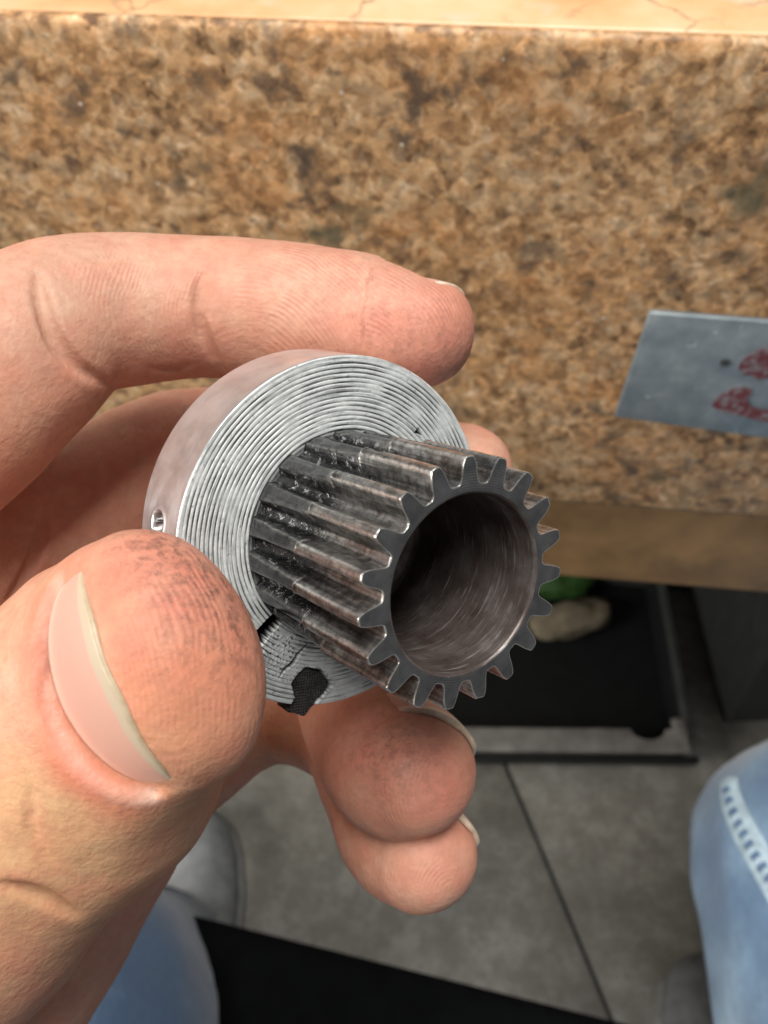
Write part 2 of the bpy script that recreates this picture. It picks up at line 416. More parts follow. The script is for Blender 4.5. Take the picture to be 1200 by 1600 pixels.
def shoe(c, rot, label):
    secs = [(-.15, .030, .05), (-.12, .036, .075), (-.06, .036, .085), (0, .041, .07), (.05, .047, .052), (.09, .046, .042), (.12, .038, .034), (.14, .02, .022)]
    V = []; ns = 20
    for y, w, h in secs:
        for t in np.linspace(0, 2 * math.pi, ns, endpoint=False):
            s_, c_ = math.sin(t), math.cos(t); V.append((w * c_ * (abs(c_) ** -.2 if abs(c_) > .01 else 1), y, .02 + max(0, h * s_) if s_ > 0 else .02))
    m = len(secs); Fq = [(i * ns + j, i * ns + (j + 1) % ns, (i + 1) * ns + (j + 1) % ns, (i + 1) * ns + j) for i in range(m - 1) for j in range(ns)]
    Fq += [tuple(range(ns))[::-1], tuple(range((m - 1) * ns, m * ns))]
    u = mesh_obj('shoe', V, Fq, M_SHOE, person)
    u.location = (c[0], c[1] - .05, 0.0); u.rotation_euler = (0, 0, rot)
    pts = [(w * 1.06, y) for y, w, h in secs] + [(-w * 1.06, y) for y, w, h in secs[::-1]]
    prism('sole', [(x, y, .0) for x, y in pts], (0, 0, .022), M_SOLE, u, .004, 2)
    return u
_t = on_z(335, 1268, .03); shoe(_t + np.array([-.012, -.135, 0]), math.radians(5), '')
_t = on_z(1082, 1498, .03); shoe(_t + np.array([.004, -.138, 0]), math.radians(-3), '')

# ------------------------------------------------------------------ metal plate fixed on the apron
def plate():
    m = NT('blue_grey_plate_metal')
    c = m.ramp(m.noise(120, 4), [(.3, (.19, .235, .265)), (.6, (.29, .335, .36)), (.8, (.40, .45, .46))])
    c = m.mix(m.ramp(m.noise(210, 3), [(.66, 0), (.72, .7)]), c, (.55, .6, .6))
    m.set(color=c, metal=.35, rough=m.ramp(m.noise(150, 3), [(.3, .35), (.7, .55)]))
    c4 = [on_wall(1015, 489, .0025), on_wall(960, 652, .0025), on_wall(1330, 704, .0025), on_wall(1360, 516, .0025)]
    loc = sum(c4) / 4
    r = tag(empty('sign_plate', loc), 'blue grey metal plate with worn red mark on granite front', 'plate')
    prism('plate', [p - loc for p in c4], -NW * .0020, m.m, r, .0005, 2)
    mr = NT('worn_red_paint'); mr.set(color=mr.mix(mr.ramp(mr.noise(420, 4), [(.45, 0), (.62, .8)]), (.15, .035, .042), (.26, .26, .28)), rough=.6)
    shapes = [
        [(1112, 632), (1126, 618), (1140, 610), (1152, 605), (1175, 608), (1174, 616), (1166, 622), (1172, 634), (1186, 640), (1210, 643), (1240, 640), (1238, 657), (1210, 660), (1185, 656), (1160, 649), (1138, 645), (1122, 640)],
        [(1154, 574), (1160, 562), (1172, 552), (1190, 546), (1206, 538), (1232, 552), (1240, 574), (1222, 592), (1200, 590), (1182, 593), (1172, 584), (1162, 586)],
    ]
    for s in shapes:
        prism('red_mark', [on_wall(a, b, .0027) - loc for a, b in s], NW * .00025, mr.m, r)
    hole = [on_wall(1133 + 8 * math.cos(t), 566 + 5 * math.sin(t), .0027) - loc for t in np.linspace(0, 2 * math.pi, 12, endpoint=False)]
    prism('rivet', hole, NW * .0004, M_DARKP, r)
plate()

# ================================================================== pinion gear
GC = np.array([-4.429, 2.522, 104.831]); AX = np.array([.735, .255, -1.0]); AX /= np.linalg.norm(AX)
GU = np.cross(AX, [0, 1, 0]); GU /= np.linalg.norm(GU); GV = np.cross(AX, GU)
RC, RG, RB, GL, GT = 19.5, 12.15, 8.57, 20.9, 8.9
G3 = R3 @ np.stack([GU, GV, AX], 1)
gw = to_world(GC)
gear = empty('pinion_gear'); gear.matrix_world = Matrix([list(G3[i]) + [gw[i]] for i in range(3)] + [[0, 0, 0, 1]])
tag(gear, 'greasy dark steel pinion gear with ridged silver collar held in the fingers', 'gear')
S = 0.001
def face_xy(px, py, z=0):                 # pixel -> collar-face coordinates (mm), z along the axis
    v = np.array([(px - 600) / F, (py - 800) / F, 1.0]); c = GC + AX * z; t = (c @ AX) / (v @ AX); q = v * t - c
    return np.array([q @ GU, q @ GV])

def gmat_teeth():
    m = NT('oiled_tooth_steel', gear); x, y, z = m.sep()
    streak = m.noise(1, 4, .6, m.mapping((2600, 2600, 120)))
    blot = m.noise(420, 4, .6)
    c = m.ramp(streak, [(.3, (.16, .158, .153)), (.5, (.42, .413, .40)), (.68, (.78, .77, .745))])
    c = m.mix(m.ramp(m.noise(900, 5, .7), [(.40, .8), (.60, 0)]), c, (.085, .078, .070))
    rear = m.math('ADD', z, m.math('MULTIPLY', m.math('SUBTRACT', m.noise(300, 3), .5), .006))
    rear = m.ramp(m.math('MULTIPLY', rear, 50), [(.40, 1), (.62, 0)])       # towards the collar: dark and greasy
    c = m.mix(m.math('MULTIPLY', rear, .84), c, (.024, .026, .030))
    sp = m.ramp(m.noise(1300, 3, .7), [(.57, 0), (.63, 1)])
    rr = m.math('SQRT', m.math('ADD', m.math('MULTIPLY', x, x), m.math('MULTIPLY', y, y)))
    gap = m.ramp(m.math('MULTIPLY', rr, 50), [(.555, 1), (.585, 0)])
    gsp = m.math('MULTIPLY', m.math('MULTIPLY', sp, rear), gap)
    c = m.mix(m.math('MULTIPLY', gsp, .9), c, (.62, .62, .64))
    pt = m.math('MULTIPLY', m.attr('wear'), m.ramp(m.noise(1500, 4, .7), [(.36, .15), (.6, 1)]))
    c = m.mix(m.math('MULTIPLY', pt, .85), c, (.92, .89, .83))
    m.set(color=c, metal=.9, rough=m.mix(rear, m.ramp(blot, [(.3, .24), (.7, .42)]), .22))
    h = m.math('ADD', m.math('MULTIPLY', streak, .5), m.math('MULTIPLY', m.math('MULTIPLY', m.noise(1500, 4, .7), rear), m.math('MULTIPLY_ADD', gap, 3.5, .15)))
    m.set(normal=m.bump(h, .55, .00016))
    return m.m
def gmat_face():
    m = NT('turned_steel_face', gear); x, y, z = m.sep()
    rr = m.math('SQRT', m.math('ADD', m.math('MULTIPLY', x, x), m.math('MULTIPLY', y, y)))
    w = m.math('SINE', m.math('MULTIPLY_ADD', rr, 2 * math.pi / .00026, m.math('MULTIPLY', m.noise(250, 2), 4)))
    c = m.ramp(m.noise(500, 4), [(.3, (.07, .072, .074)), (.7, (.14, .142, .147))])
    pt = m.ramp(m.attr('wear'), [(.12, 0), (.4, 1)])
    c = m.mix(m.math('MULTIPLY', pt, .5), c, (.6, .59, .57))
    m.set(color=c, metal=.6, rough=.5, normal=m.bump(w, .30, .00003))
    return m.m
def gmat_bore():
    m = NT('honed_bore_steel', gear); x, y, z = m.sep()
    cb = m.n.new('ShaderNodeCombineXYZ'); m.inp(cb.inputs[0], m.math('MULTIPLY', z, 3400)); m.inp(cb.inputs[1], m.math('MULTIPLY', m.math('ARCTAN2', y, x), 1.6))
    lines = m.noise(1, 4, .7, cb.outputs[0])
    c = m.ramp(m.noise(260, 4), [(.3, (.075, .050, .043)), (.55, (.145, .118, .108)), (.75, (.25, .225, .215))])
    c = m.mix(m.ramp(lines, [(.55, 0), (.75, .8)]), c, (.5, .48, .46))
    m.set(color=c, metal=.5, rough=.36, normal=m.bump(lines, .6, .00012))
    return m.m
def gmat_collar():
    m = NT('turned_zinc_collar', gear); x, y, z = m.sep()
    g = m.attr('groove')
    c = m.ramp(m.noise(700, 5, .6), [(.3, (.58, .615, .61)), (.55, (.76, .79, .78)), (.75, (.88, .905, .89))])
    dirt = m.math('MULTIPLY', m.ramp(g, [(.28, 0), (.62, 1)]), m.ramp(m.noise(330, 3), [(.3, .6), (.55, 1)]))
    c = m.mix(dirt, c, (.055, .06, .062))
    cb = m.n.new('ShaderNodeCombineXYZ'); rr = m.math('SQRT', m.math('ADD', m.math('MULTIPLY', x, x), m.math('MULTIPLY', y, y)))
    m.inp(cb.inputs[0], m.math('MULTIPLY', rr, 5200)); m.inp(cb.inputs[1], m.math('MULTIPLY', m.math('ARCTAN2', y, x), 2.5))
    fine = m.noise(1, 3, .6, cb.outputs[0])
    c = m.mix(m.ramp(fine, [(.54, 0), (.68, .75)]), c, (.09, .095, .10))
    pits = m.math('MULTIPLY', m.ramp(m.noise(2000, 3, .6), [(.62, 0), (.69, 1)]), m.ramp(m.noise(200, 3), [(.4, .1), (.62, 1)]))
    c = m.mix(m.math('MULTIPLY', pits, .85), c, (.04, .042, .045))
    c = m.mix(m.attr('dirt_shade'), c, (.022, .022, .022))
    m.set(color=c, metal=.22, rough=.48, normal=m.bump(m.math('ADD', m.noise(1400, 4, .7), fine), .5, .00012))
    return m.m
def gmat_rim():
    m = NT('satin_rim_metal', gear); x, y, z = m.sep()
    br = m.noise(1, 4, .65, m.mapping((160, 160, 1600)))
    c = m.ramp(m.noise(210, 4, .6), [(.3, (.56, .555, .56)), (.5, (.74, .735, .74)), (.72, (.86, .86, .87))])
    c = m.mix(m.ramp(br, [(.55, 0), (.8, .5)]), c, (.85, .85, .86))
    c = m.mix(m.attr('dirt_shade'), c, (.03, .03, .03))
    m.set(color=c, metal=.85, rough=m.ramp(m.noise(300, 3), [(.3, .28), (.7, .45)]), normal=m.bump(m.math('ADD', br, m.noise(900, 3)), .25, .00008))
    return m.m
MG_T, MG_F, MG_B, MG_C, MG_R = gmat_teeth(), gmat_face(), gmat_bore(), gmat_collar(), gmat_rim()

# ---- teeth: one pitch sector each, lofted along the axis
NT_ = 19; PA = 2 * math.pi / NT_
xs = np.array([0, .062, .102, .123, .140, .154, .174, .197, .220, .241, .260, .278, .297, .322, .354, .395, .445, .5])
hs = np.array([1, .998, .985, .955, .91, .86, .80, .69, .57, .45, .33, .235, .15, .082, .032, .006, 0, 0])
ws = np.array([.25, .25, .6, 1, .9, .35, .12, .05, .0, .0, .0, .0, .0, .0, .0, .05, .15, .1])
def prof_at(z):
    t = z / GL; zs = .47
    rt, rr_, wid = RG, 9.62, 0.0
    if t < zs:
        q = 1 - t / zs
        rt = RG - .30 - .25 * q; rr_ = 9.62 + 1.25 * max(0, (q - .25) / .75) ** 1.6; wid = .045 + .11 * q ** 2
    d = abs(t - zs)
    if d < .014: rt += .10 * (1 - d / .014)
    x = xs.copy()
    if wid: x = np.where(xs < .5, xs + wid * (1 - xs / .5) * (xs > 0), .5); x[1] = .05 + wid * .5
    r = rr_ + (rt - rr_) * hs
    return np.concatenate([-x[:0:-1], x]), np.concatenate([r[:0:-1], r])
zz = np.concatenate([np.linspace(-.15, GL * .44, 22), GL * .47 + np.array([-.4, -.26, -.14, -.05, .03, .10, .18, .32, .6]), np.linspace(GL * .55, GL - .5, 9), [GL - .22]])
V = []; rows = []
for z in zz:
    x, r = prof_at(z); a = x * PA; rows.append(np.stack([r * np.cos(a), r * np.sin(a), np.full(len(a), z)], 1))
x, r = prof_at(GL); a = x * PA
rows.append(np.stack([(r - .02) * np.cos(a), (r - .02) * np.sin(a), np.full(len(a), GL - .10)], 1))
r2 = r - .10; rows.append(np.stack([r2 * np.cos(a), r2 * np.sin(a), np.full(len(a), GL)], 1))
m_ = len(a); R_ = np.vstack(rows); nr = len(rows)
rng = np.random.RandomState(2)
R_[:, :2] *= 1 + (vnoise(R_ * np.array([1.3, 1.3, .6]), 11) * .004)[:, None]
Fq = [(i * m_ + j, i * m_ + j + 1, (i + 1) * m_ + j + 1, (i + 1) * m_ + j) for i in range(nr - 1) for j in range(m_ - 1)]
tg_ = np.gradient(np.stack([r2 * np.cos(a), r2 * np.sin(a)], 1), axis=0); tg_ /= np.linalg.norm(tg_, axis=1)[:, None]
ins_ = np.stack([r2 * np.cos(a), r2 * np.sin(a)], 1) + np.stack([-tg_[:, 1], tg_[:, 0]], 1) * .10
rin = np.linalg.norm(ins_, axis=1); ain = np.arctan2(ins_[:, 1], ins_[:, 0]); ain[0], ain[-1] = a[0], a[-1]
ring_in = np.stack([rin * np.cos(ain), rin * np.sin(ain), np.full(m_, GL)], 1)
inner = np.stack([(RB + .30) * np.cos(a), (RB + .30) * np.sin(a), np.full(m_, GL)], 1)
Vt = np.vstack([R_, R_[-m_:], ring_in, inner]); o1, o2, o3 = nr * m_, (nr + 1) * m_, (nr + 2) * m_
nside = len(Fq)
Fq += [(o1 + j, o1 + j + 1, o2 + j + 1, o2 + j) for j in range(m_ - 1)] + [(o2 + j, o2 + j + 1, o3 + j + 1, o3 + j) for j in range(m_ - 1)]
tooth0 = mesh_obj('tooth', Vt * S, Fq, MG_T, gear)
tooth0.data.materials.append(MG_F)
wp_ = np.concatenate([ws[:0:-1], ws]); WR = []
for z in zz: WR.append(wp_ * (1.0 if z > GL * .47 - .1 else .30) + .9 * math.exp(-((z - GL * .47) / .16) ** 2) * (np.concatenate([hs[:0:-1], hs]) > .5))
WR += [wp_ * .6 + .6, wp_ * .3 + .9]
fw = np.clip(np.concatenate([np.concatenate(WR), wp_ * .2 + .5, np.zeros(m_), np.zeros(m_)]), 0, 1)
_a = tooth0.data.attributes.new('wear', 'FLOAT', 'POINT'); _a.data.foreach_set('value', fw.astype(np.float32))
for i, p in enumerate(tooth0.data.polygons):
    if i >= nside: p.material_index = 1
PH = math.radians(13.2 - 180)
tooth0.rotation_euler = (0, 0, PH)
for k in range(1, NT_):
    o = tooth0.copy(); link(o, gear); o.rotation_euler = (0, 0, PH + k * PA)
def wear_tooth(o, k):                     # every tooth is dinged and burred a little differently
    o.data = o.data.copy(); n = len(o.data.vertices); co = np.empty(n * 3); o.data.vertices.foreach_get('co', co); co = co.reshape(-1, 3) * 1000
    r = np.hypot(co[:, 0], co[:, 1]); w = np.clip((r - 10.3) / 1.2, 0, 1); q = co + k * 17.3
    d = vnoise(q * np.array([.9, .9, .35]), 81) * .04 + vnoise(q * 2.2, 82) * .018
    nick = np.clip(vnoise(q * np.array([1.1, 1.1, .8]), 83) - .45, 0, 1) * -.4
    s_ = 1 + w * (d + nick) / np.maximum(r, 1); co[:, 0] *= s_; co[:, 1] *= s_
    co[:, 1] += w * vnoise(q * np.array([.3, .3, .5]), 84) * .06
    o.data.vertices.foreach_set('co', (co / 1000).astype(np.float32).ravel()); o.data.update()
for k, o in enumerate([c for c in gear.children if c.name.startswith('tooth')]): wear_tooth(o, k)

def lathe(name, prof, mat, parent, n=160, sharp=None):
    t = np.linspace(0, 2 * math.pi, n, endpoint=False)
    V = np.vstack([np.stack([r * np.cos(t), r * np.sin(t), np.full(n, z)], 1) for r, z in prof])
    i, j = np.meshgrid(np.arange(len(prof) - 1), np.arange(n), indexing='ij'); i = i.ravel(); j = j.ravel(); j2 = (j + 1) % n
    return mesh_obj(name, V * S, np.stack([i * n + j, (i + 1) * n + j, (i + 1) * n + j2, i * n + j2], 1), mat, parent)
# bore wall with bright chamfer and an undercut ring
bp = [(RB + .30, GL - .001), (RB + .12, GL - .10), (RB + .02, GL - .25), (RB, GL - .4), (RB - .02, GL - 1.9), (RB - .12, GL - 2.1), (RB - .14, GL - 2.3)]
bp += [(RB - .16 - .02 * math.sin(k * 2.1), GL - 2.5 - k * .45) for k in range(36)] + [(RB - 1.2, GL - 18.9), (RB - 3, GL - 19.1), (.4, GL - 19.2), (.01, GL - 19.2)]
tag(lathe('bore', bp, MG_B, gear), 'dark honed bore with bright chamfered lip')

# ---- collar face as a polar height field with turned grooves, slit, key notch, crack
NTH = 1500
def in_poly_dist(P, poly):                # signed distance to polygon (negative inside)
    poly = np.asarray(poly); n = len(poly); d = np.full(len(P), 1e9); ins = np.zeros(len(P), bool)
    for i in range(n):
        a, b = poly[i], poly[(i + 1) % n]; e = b - a; w = P - a
        t = np.clip((w @ e) / (e @ e), 0, 1); d = np.minimum(d, np.linalg.norm(w - t[:, None] * e, axis=1))
        c = ((a[1] > P[:, 1]) != (b[1] > P[:, 1])) & (P[:, 0] < (b[0] - a[0]) * (P[:, 1] - a[1]) / (b[1] - a[1] + 1e-12) + a[0]); ins ^= c
    return np.where(ins, -d, d)
def pl_dist(P, pts, w):
    d = np.full(len(P), 1e9)
    for a, b, wa, wb in zip(pts[:-1], pts[1:], w[:-1], w[1:]):
        e = b - a; q = P - a; t = np.clip((q @ e) / (e @ e), 0, 1); d = np.minimum(d, np.linalg.norm(q - t[:, None] * e, axis=1) - (wa + (wb - wa) * t))
    return d
slit = [face_xy(*p) for p in ((428, 958), (440, 972), (398, 1022), (345, 1075), (335, 1060), (386, 1002))]
sd = slit[3] - slit[1]
slit = [slit[0] - sd * .25, slit[1] - sd * .25, slit[1], slit[2], slit[3], slit[4], slit[5], slit[0]]
key = np.array([face_xy(*p) for p in ((478, 1043), (503, 1048), (520, 1072), (494, 1100), (478, 1118), (452, 1110), (462, 1090), (456, 1068), (466, 1054))])
crack = [face_xy(*p) for p in ((482, 1005), (466, 1022), (458, 1036), (445, 1046), (436, 1060))]
tri = [face_xy(*p) for p in ((648, 676), (654, 669), (660, 680))]
th = np.linspace(0, 2 * math.pi, NTH, endpoint=False)
rad = np.concatenate([np.linspace(9.0, RC - .22, 165)]); GP = .50
rows_z, rows_r, grv, dirt_shade = [], [], [], []
NR_FACE = len(rad)
rim = [(RC - .12, -.02), (RC - .04, -.08), (RC, -.18)] + [(RC, -z) for z in np.linspace(.35, GT - .25, 46)] + [(RC - .06, GT * -1 + .08), (RC - .2, -GT)]
backf = [(RC - 1, -GT), (12, -GT), (6, -GT), (.01, -GT)]
allp = [(r, 0.0) for r in rad] + rim + backf
RR, TT = np.meshgrid([p[0] for p in allp], th, indexing='ij'); ZZ = np.repeat(np.array([p[1] for p in allp])[:, None], NTH, 1)
XY = np.stack([RR.ravel() * np.cos(TT.ravel()), RR.ravel() * np.sin(TT.ravel())], 1)
face = np.zeros(RR.shape, bool); face[:NR_FACE] = True
wob = vnoise(np.concatenate([XY * .22, np.zeros((len(XY), 1))], 1), 3).reshape(RR.shape) * .10
ph = (RR + wob * .22 + TT / (2 * math.pi) * GP) / GP
s_ = .5 - .5 * np.cos(2 * math.pi * ph); groove = np.clip((s_ - .30) / .70, 0, 1) ** 1.6
gk = .6 + .4 * vnoise(np.concatenate([XY * .5, np.zeros((len(XY), 1))], 1), 8).reshape(RR.shape)
groove = groove * np.clip(gk, .25, 1)
level = np.clip((RR - 10.5) / 1.2, 0, 1) * np.clip((RC - .3 - RR) / .3, 0, 1)
rough_z = vnoise(np.concatenate([XY * 3.1, np.zeros((len(XY), 1))], 1), 5).reshape(RR.shape)
ZZ = np.where(face, ZZ - .13 * groove * level + .012 * rough_z, ZZ)
ds = in_poly_dist(XY, slit).reshape(RR.shape); dk = in_poly_dist(XY, key).reshape(RR.shape)
dc = pl_dist(XY, crack, [.02, .16, .22, .14, .02]).reshape(RR.shape); dt_ = in_poly_dist(XY, tri).reshape(RR.shape)
lim = ZZ > -4.2
ZZ = np.where(lim, ZZ - (4.0 + ZZ.clip(-4, 0)) * np.clip(.5 - ds / .12, 0, 1), ZZ)
ZZ = np.where(lim, ZZ - np.maximum(0, 3.2 + ZZ) * np.clip(.5 - dk / .14, 0, 1), ZZ)
ZZ = np.where(face, ZZ - .7 * np.clip(.5 - dc / .16, 0, 1) - .9 * np.clip(.5 - dt_ / .15, 0, 1), ZZ)
# rough section between the slit and the key: smeared grooves
mid = face_xy(440, 1015); dm = np.linalg.norm(XY - mid, axis=1).reshape(RR.shape); sm = np.clip(1.3 - dm / 3.2, 0, 1)
r3 = vnoise(np.concatenate([XY * 5.5, np.zeros((len(XY), 1))], 1), 15).reshape(RR.shape)
ZZ = np.where(face & (ZZ > -.3), ZZ + sm * (.09 * r3 + .07 * groove * level), ZZ)
# staked pin in the rim: pit with a raised burr
def rim_hit(px, py):
    v = np.array([(px - 600) / F, (py - 800) / F, 1.0]); best = None
    for t in np.linspace(70, 120, 4000):
        q = v * t - GC
        if math.hypot(q @ GU, q @ GV) < RC: return math.atan2(q @ GV, q @ GU) % (2 * math.pi), q @ AX
pth, pz = rim_hit(247, 817)
dth = (TT - pth + math.pi) % (2 * math.pi) - math.pi; dp = np.hypot(dth * RC, ZZ - pz); side = ~face & (ZZ < -.2) & (ZZ > -GT + .1)
pit = np.clip(1 - (dp / 1.35) ** 4, 0, 1); r4 = vnoise(np.stack([dth.ravel() * RC * 2.2, ZZ.ravel() * 2.2, np.zeros(RR.size)], 1), 31).reshape(RR.shape)
RR = np.where(side, RR - pit * (.75 + .65 * r4) + .10 * np.exp(-((dp - 1.5) / .22) ** 2), RR)
VV = np.stack([RR * np.cos(TT), RR * np.sin(TT), ZZ], 2).reshape(-1, 3)
n0 = len(allp); i, j = np.meshgrid(np.arange(n0 - 1), np.arange(NTH), indexing='ij'); i = i.ravel(); j = j.ravel(); j2 = (j + 1) % NTH
FF = np.stack([i * NTH + j, (i + 1) * NTH + j, (i + 1) * NTH + j2, i * NTH + j2], 1)
collar = mesh_obj('collar', VV * S, FF, MG_C, gear)
tag(collar, 'silver collar disc with concentric turned grooves and smooth rim')
collar.data.materials.append(MG_R)
collar.data.polygons.foreach_set('material_index', (i >= NR_FACE + 1).astype(np.int32))
gv = np.where(face, np.clip(groove * level * (1 - .25 * sm) + .55 * sm * np.clip(r3 * 1.8 - .3, 0, 1) + .75 * np.clip(1 - (RR - 11.2) / 1.0, 0, 1) * (RR > 9) * .8, 0, 1), 0)
st = np.clip(np.clip(.9 - ds / .2, 0, 1) * (ZZ < -.25) * 1.5 + np.clip(.5 - dc / .16, 0, 1) + np.clip(.5 - dt_ / .15, 0, 1) + .8 * np.clip(1 - np.abs(dk) / .5, 0, 1) * (r3 > .35), 0, 1)  # recess shade painted dark in slit and cracks, plus patchy dirt by the key
for nm, val in (('groove', gv), ('dirt_shade', np.where(side & (dp < 1.6), np.clip(pit * 1.2 * (r4 < .15), 0, .9), np.where(face | (ZZ > -3.9), st, 0)))):  # pin pit gets painted recess shade as well
    at = collar.data.attributes.new(nm, 'FLOAT', 'POINT'); at.data.foreach_set('value', val.astype(np.float32).ravel())
# black key block seated in the notch, running over the rim
mk = NT('black_ribbed_key', gear); kx, ky, kz = mk.sep()
kw = mk.math('MULTIPLY', mk.math('SINE', mk.math('MULTIPLY', mk.math('ADD', kx, ky), 9500)), mk.math('SINE', mk.math('MULTIPLY', mk.math('SUBTRACT', kx, ky), 9500)))
mk.set(color=mk.ramp(mk.noise(900, 3), [(.3, (.018, .018, .018)), (.7, (.075, .075, .075))]), rough=.42, normal=mk.bump(mk.math('ADD', kw, mk.noise(1200, 3)), .9, .0003))
key = np.vstack([key[i] + (key[(i + 1) % len(key)] - key[i]) * t for i in range(len(key)) for t in (0, .33, .66)]); key = key + np.stack([vnoise(np.c_[key * 1.9, key[:, :1] * 0], 71), vnoise(np.c_[key * 1.9, key[:, :1] * 0], 72)], 1) * .28
kc = key.mean(0); ks = kc + (key - kc) * .93; kd = kc / np.linalg.norm(kc)
out_ = [p + (kd * .45 if np.linalg.norm(p) > 17.8 else 0) for p in ks]
prism('key', [(p[0] * S, p[1] * S, -.0031) for p in out_], (0, 0, .00275), mk.m, gear, .00025, 3)

# ================================================================== hand (one continuous skin from a distance field)
VOX = 0.5
LO = np.array([-92.0, -40.0, 70.0]); HI = np.array([22.0, 78.0, 172.0])
DIM = np.ceil((HI - LO) / VOX).astype(int) + 1
AXS = [LO[k] + VOX * np.arange(DIM[k]) for k in range(3)]
def smin(a, b, k):
    h = np.clip(.5 + .5 * (b - a) / k, 0, 1); return b + (a - b) * h - k * h * (1 - h)
def sub(c, r, pad):
    i0 = np.maximum(0, np.floor((c - r - pad - LO) / VOX).astype(int)); i1 = np.minimum(DIM, np.ceil((c + r + pad - LO) / VOX).astype(int) + 1)
    return i0, i1
class Field:
    def __init__(s): s.f = np.full(tuple(DIM), 9.0, np.float32)
    def ball(s, c, r, k=0, fr=None, pad=6):
        rm = max(r) if hasattr(r, '__len__') else r
        i0, i1 = sub(c, rm, pad)
        if (i1 <= i0).any(): return
        sl = tuple(slice(a, b) for a, b in zip(i0, i1))
        x = (AXS[0][sl[0]] - c[0]).astype(np.float32)[:, None, None]; y = (AXS[1][sl[1]] - c[1]).astype(np.float32)[None, :, None]; z = (AXS[2][sl[2]] - c[2]).astype(np.float32)[None, None, :]
        if fr is None: d = np.sqrt(x * x + y * y + z * z) - np.float32(r)
        else:
            k0 = 0; k1 = 0
            for e, q in zip(fr, r):
                t = x * np.float32(e[0]) + y * np.float32(e[1]) + z * np.float32(e[2]); k0 = k0 + t * t / (q * q); k1 = k1 + t * t / (q ** 4)
            k0 = np.sqrt(k0); d = k0 * (k0 - 1) / np.sqrt(k1 + 1e-9)
        s.f[sl] = np.minimum(s.f[sl], d) if not k else smin(s.f[sl], d, k)
    def chain(s, rows, step=1.0, k=0):
        P = np.array([list(C3(a, b, Z)) + [r] for a, b, Z, r in rows]); Q = catmull(P, 24)
        last = None
        for q in Q:
            if last is None or np.linalg.norm(q[:3] - last) > step: s.ball(q[:3], q[3], k); last = q[:3]
        s.ball(Q[-1, :3], Q[-1, 3], k)
def sample(f, p):
    q = np.clip((p - LO) / VOX, 0, np.array(DIM) - 1.001); i = q.astype(int); t = q - i; out = 0
    for dx in (0, 1):
        for dy in (0, 1):
            for dz in (0, 1):
                w = (t[:, 0] if dx else 1 - t[:, 0]) * (t[:, 1] if dy else 1 - t[:, 1]) * (t[:, 2] if dz else 1 - t[:, 2])
                out = out + w * f[i[:, 0] + dx, i[:, 1] + dy, i[:, 2] + dz]
    return out

index = [(-330, 830, 112, 13), (-120, 675, 112, 12.4), (15, 562, 114, 11.4), (105, 500, 117, 9.9), (200, 486, 120, 9.3), (310, 482, 121, 8.7), (430, 488, 121, 8.95), (560, 502, 120, 8.3), (652, 517, 119, 7.1)]
middle = [(-330, 960, 120, 12), (-80, 880, 130, 11.2), (110, 800, 140, 10.1), (220, 734, 146, 10.0), (330, 702, 150, 9.8), (500, 722, 150, 9.0), (640, 738, 146, 8.2), (722, 742, 142, 7.6)]
ring = [(-330, 1080, 124, 12), (-60, 990, 136, 11), (150, 930, 148, 9.8), (330, 960, 155, 9.2), (455, 1000, 154, 8.8), (535, 1062, 145, 8.5), (575, 1138, 131, 8.6), (612, 1195, 121, 8.7), (648, 1208, 116.5, 7.5)]
pinky = [(-280, 1250, 126, 11.5), (0, 1260, 138, 10), (240, 1220, 147, 8.8), (370, 1135, 152, 8.0), (450, 1112, 151, 8.0), (545, 1150, 143, 7.8), (588, 1235, 134, 7.7), (622, 1308, 127, 7.6), (660, 1340, 122, 6.9)]
palm = [(-330, 900, 128, 17), (-330, 1100, 136, 18), (-250, 1300, 140, 17), (-60, 1330, 142, 14)]
heel = [(110, 1290, 132, 15.5), (-10, 1470, 130, 16.8), (-130, 1650, 130, 17.2), (-260, 1820, 134, 19)]
thumb_b = [(-420, 1640, 116, 18), (-190, 1470, 105, 16.5), (-80, 1400, 101, 15.2), (0, 1302, 99, 14.4), (122, 1180, 98, 14.0)]
# thumb end, its own frame
TA = np.array([.62, -.30, -.72]); TA /= np.linalg.norm(TA)
TW = np.array([.38, .92, 0]); TW -= TA * (TW @ TA); TW /= np.linalg.norm(TW); TD = -np.cross(TA, TW)
TT0 = C3(257, 1028, 84)
H = Field()
for ch in (index, middle, ring, pinky):
    f = Field(); f.chain(ch); H.f = smin(H.f, f.f, 1.2)
f = Field(); f.chain(palm, 1.5); f.chain(heel, 1.5); H.f = smin(H.f, f.f, 5.0)
f = Field(); f.chain(thumb_b)
th2 = Field()
IPc = C3(150, 1170, 99)
for s in np.linspace(0, 1, 26):
    # spine from tip centre back to the joint
    p = TT0 - TA * (19 * s); q = p * (1 - max(0, (s - .6) / .4) * .55) + IPc * (max(0, (s - .6) / .4) * .55)
    e = min(1, (1 - s) * 1.0); bulge = math.exp(-((s - .28) / .3) ** 2)
    th2.ball(q, (11.5 - .3 * s + .6 * bulge + 1.4 * s * s, 8.05 + .8 * bulge + 2.6 * s * s, 8.4), 0, (TW, TD, TA), 5)
f.f = smin(f.f, th2.f, 9.0)
H.f = smin(H.f, f.f, 2.0)
del f, th2

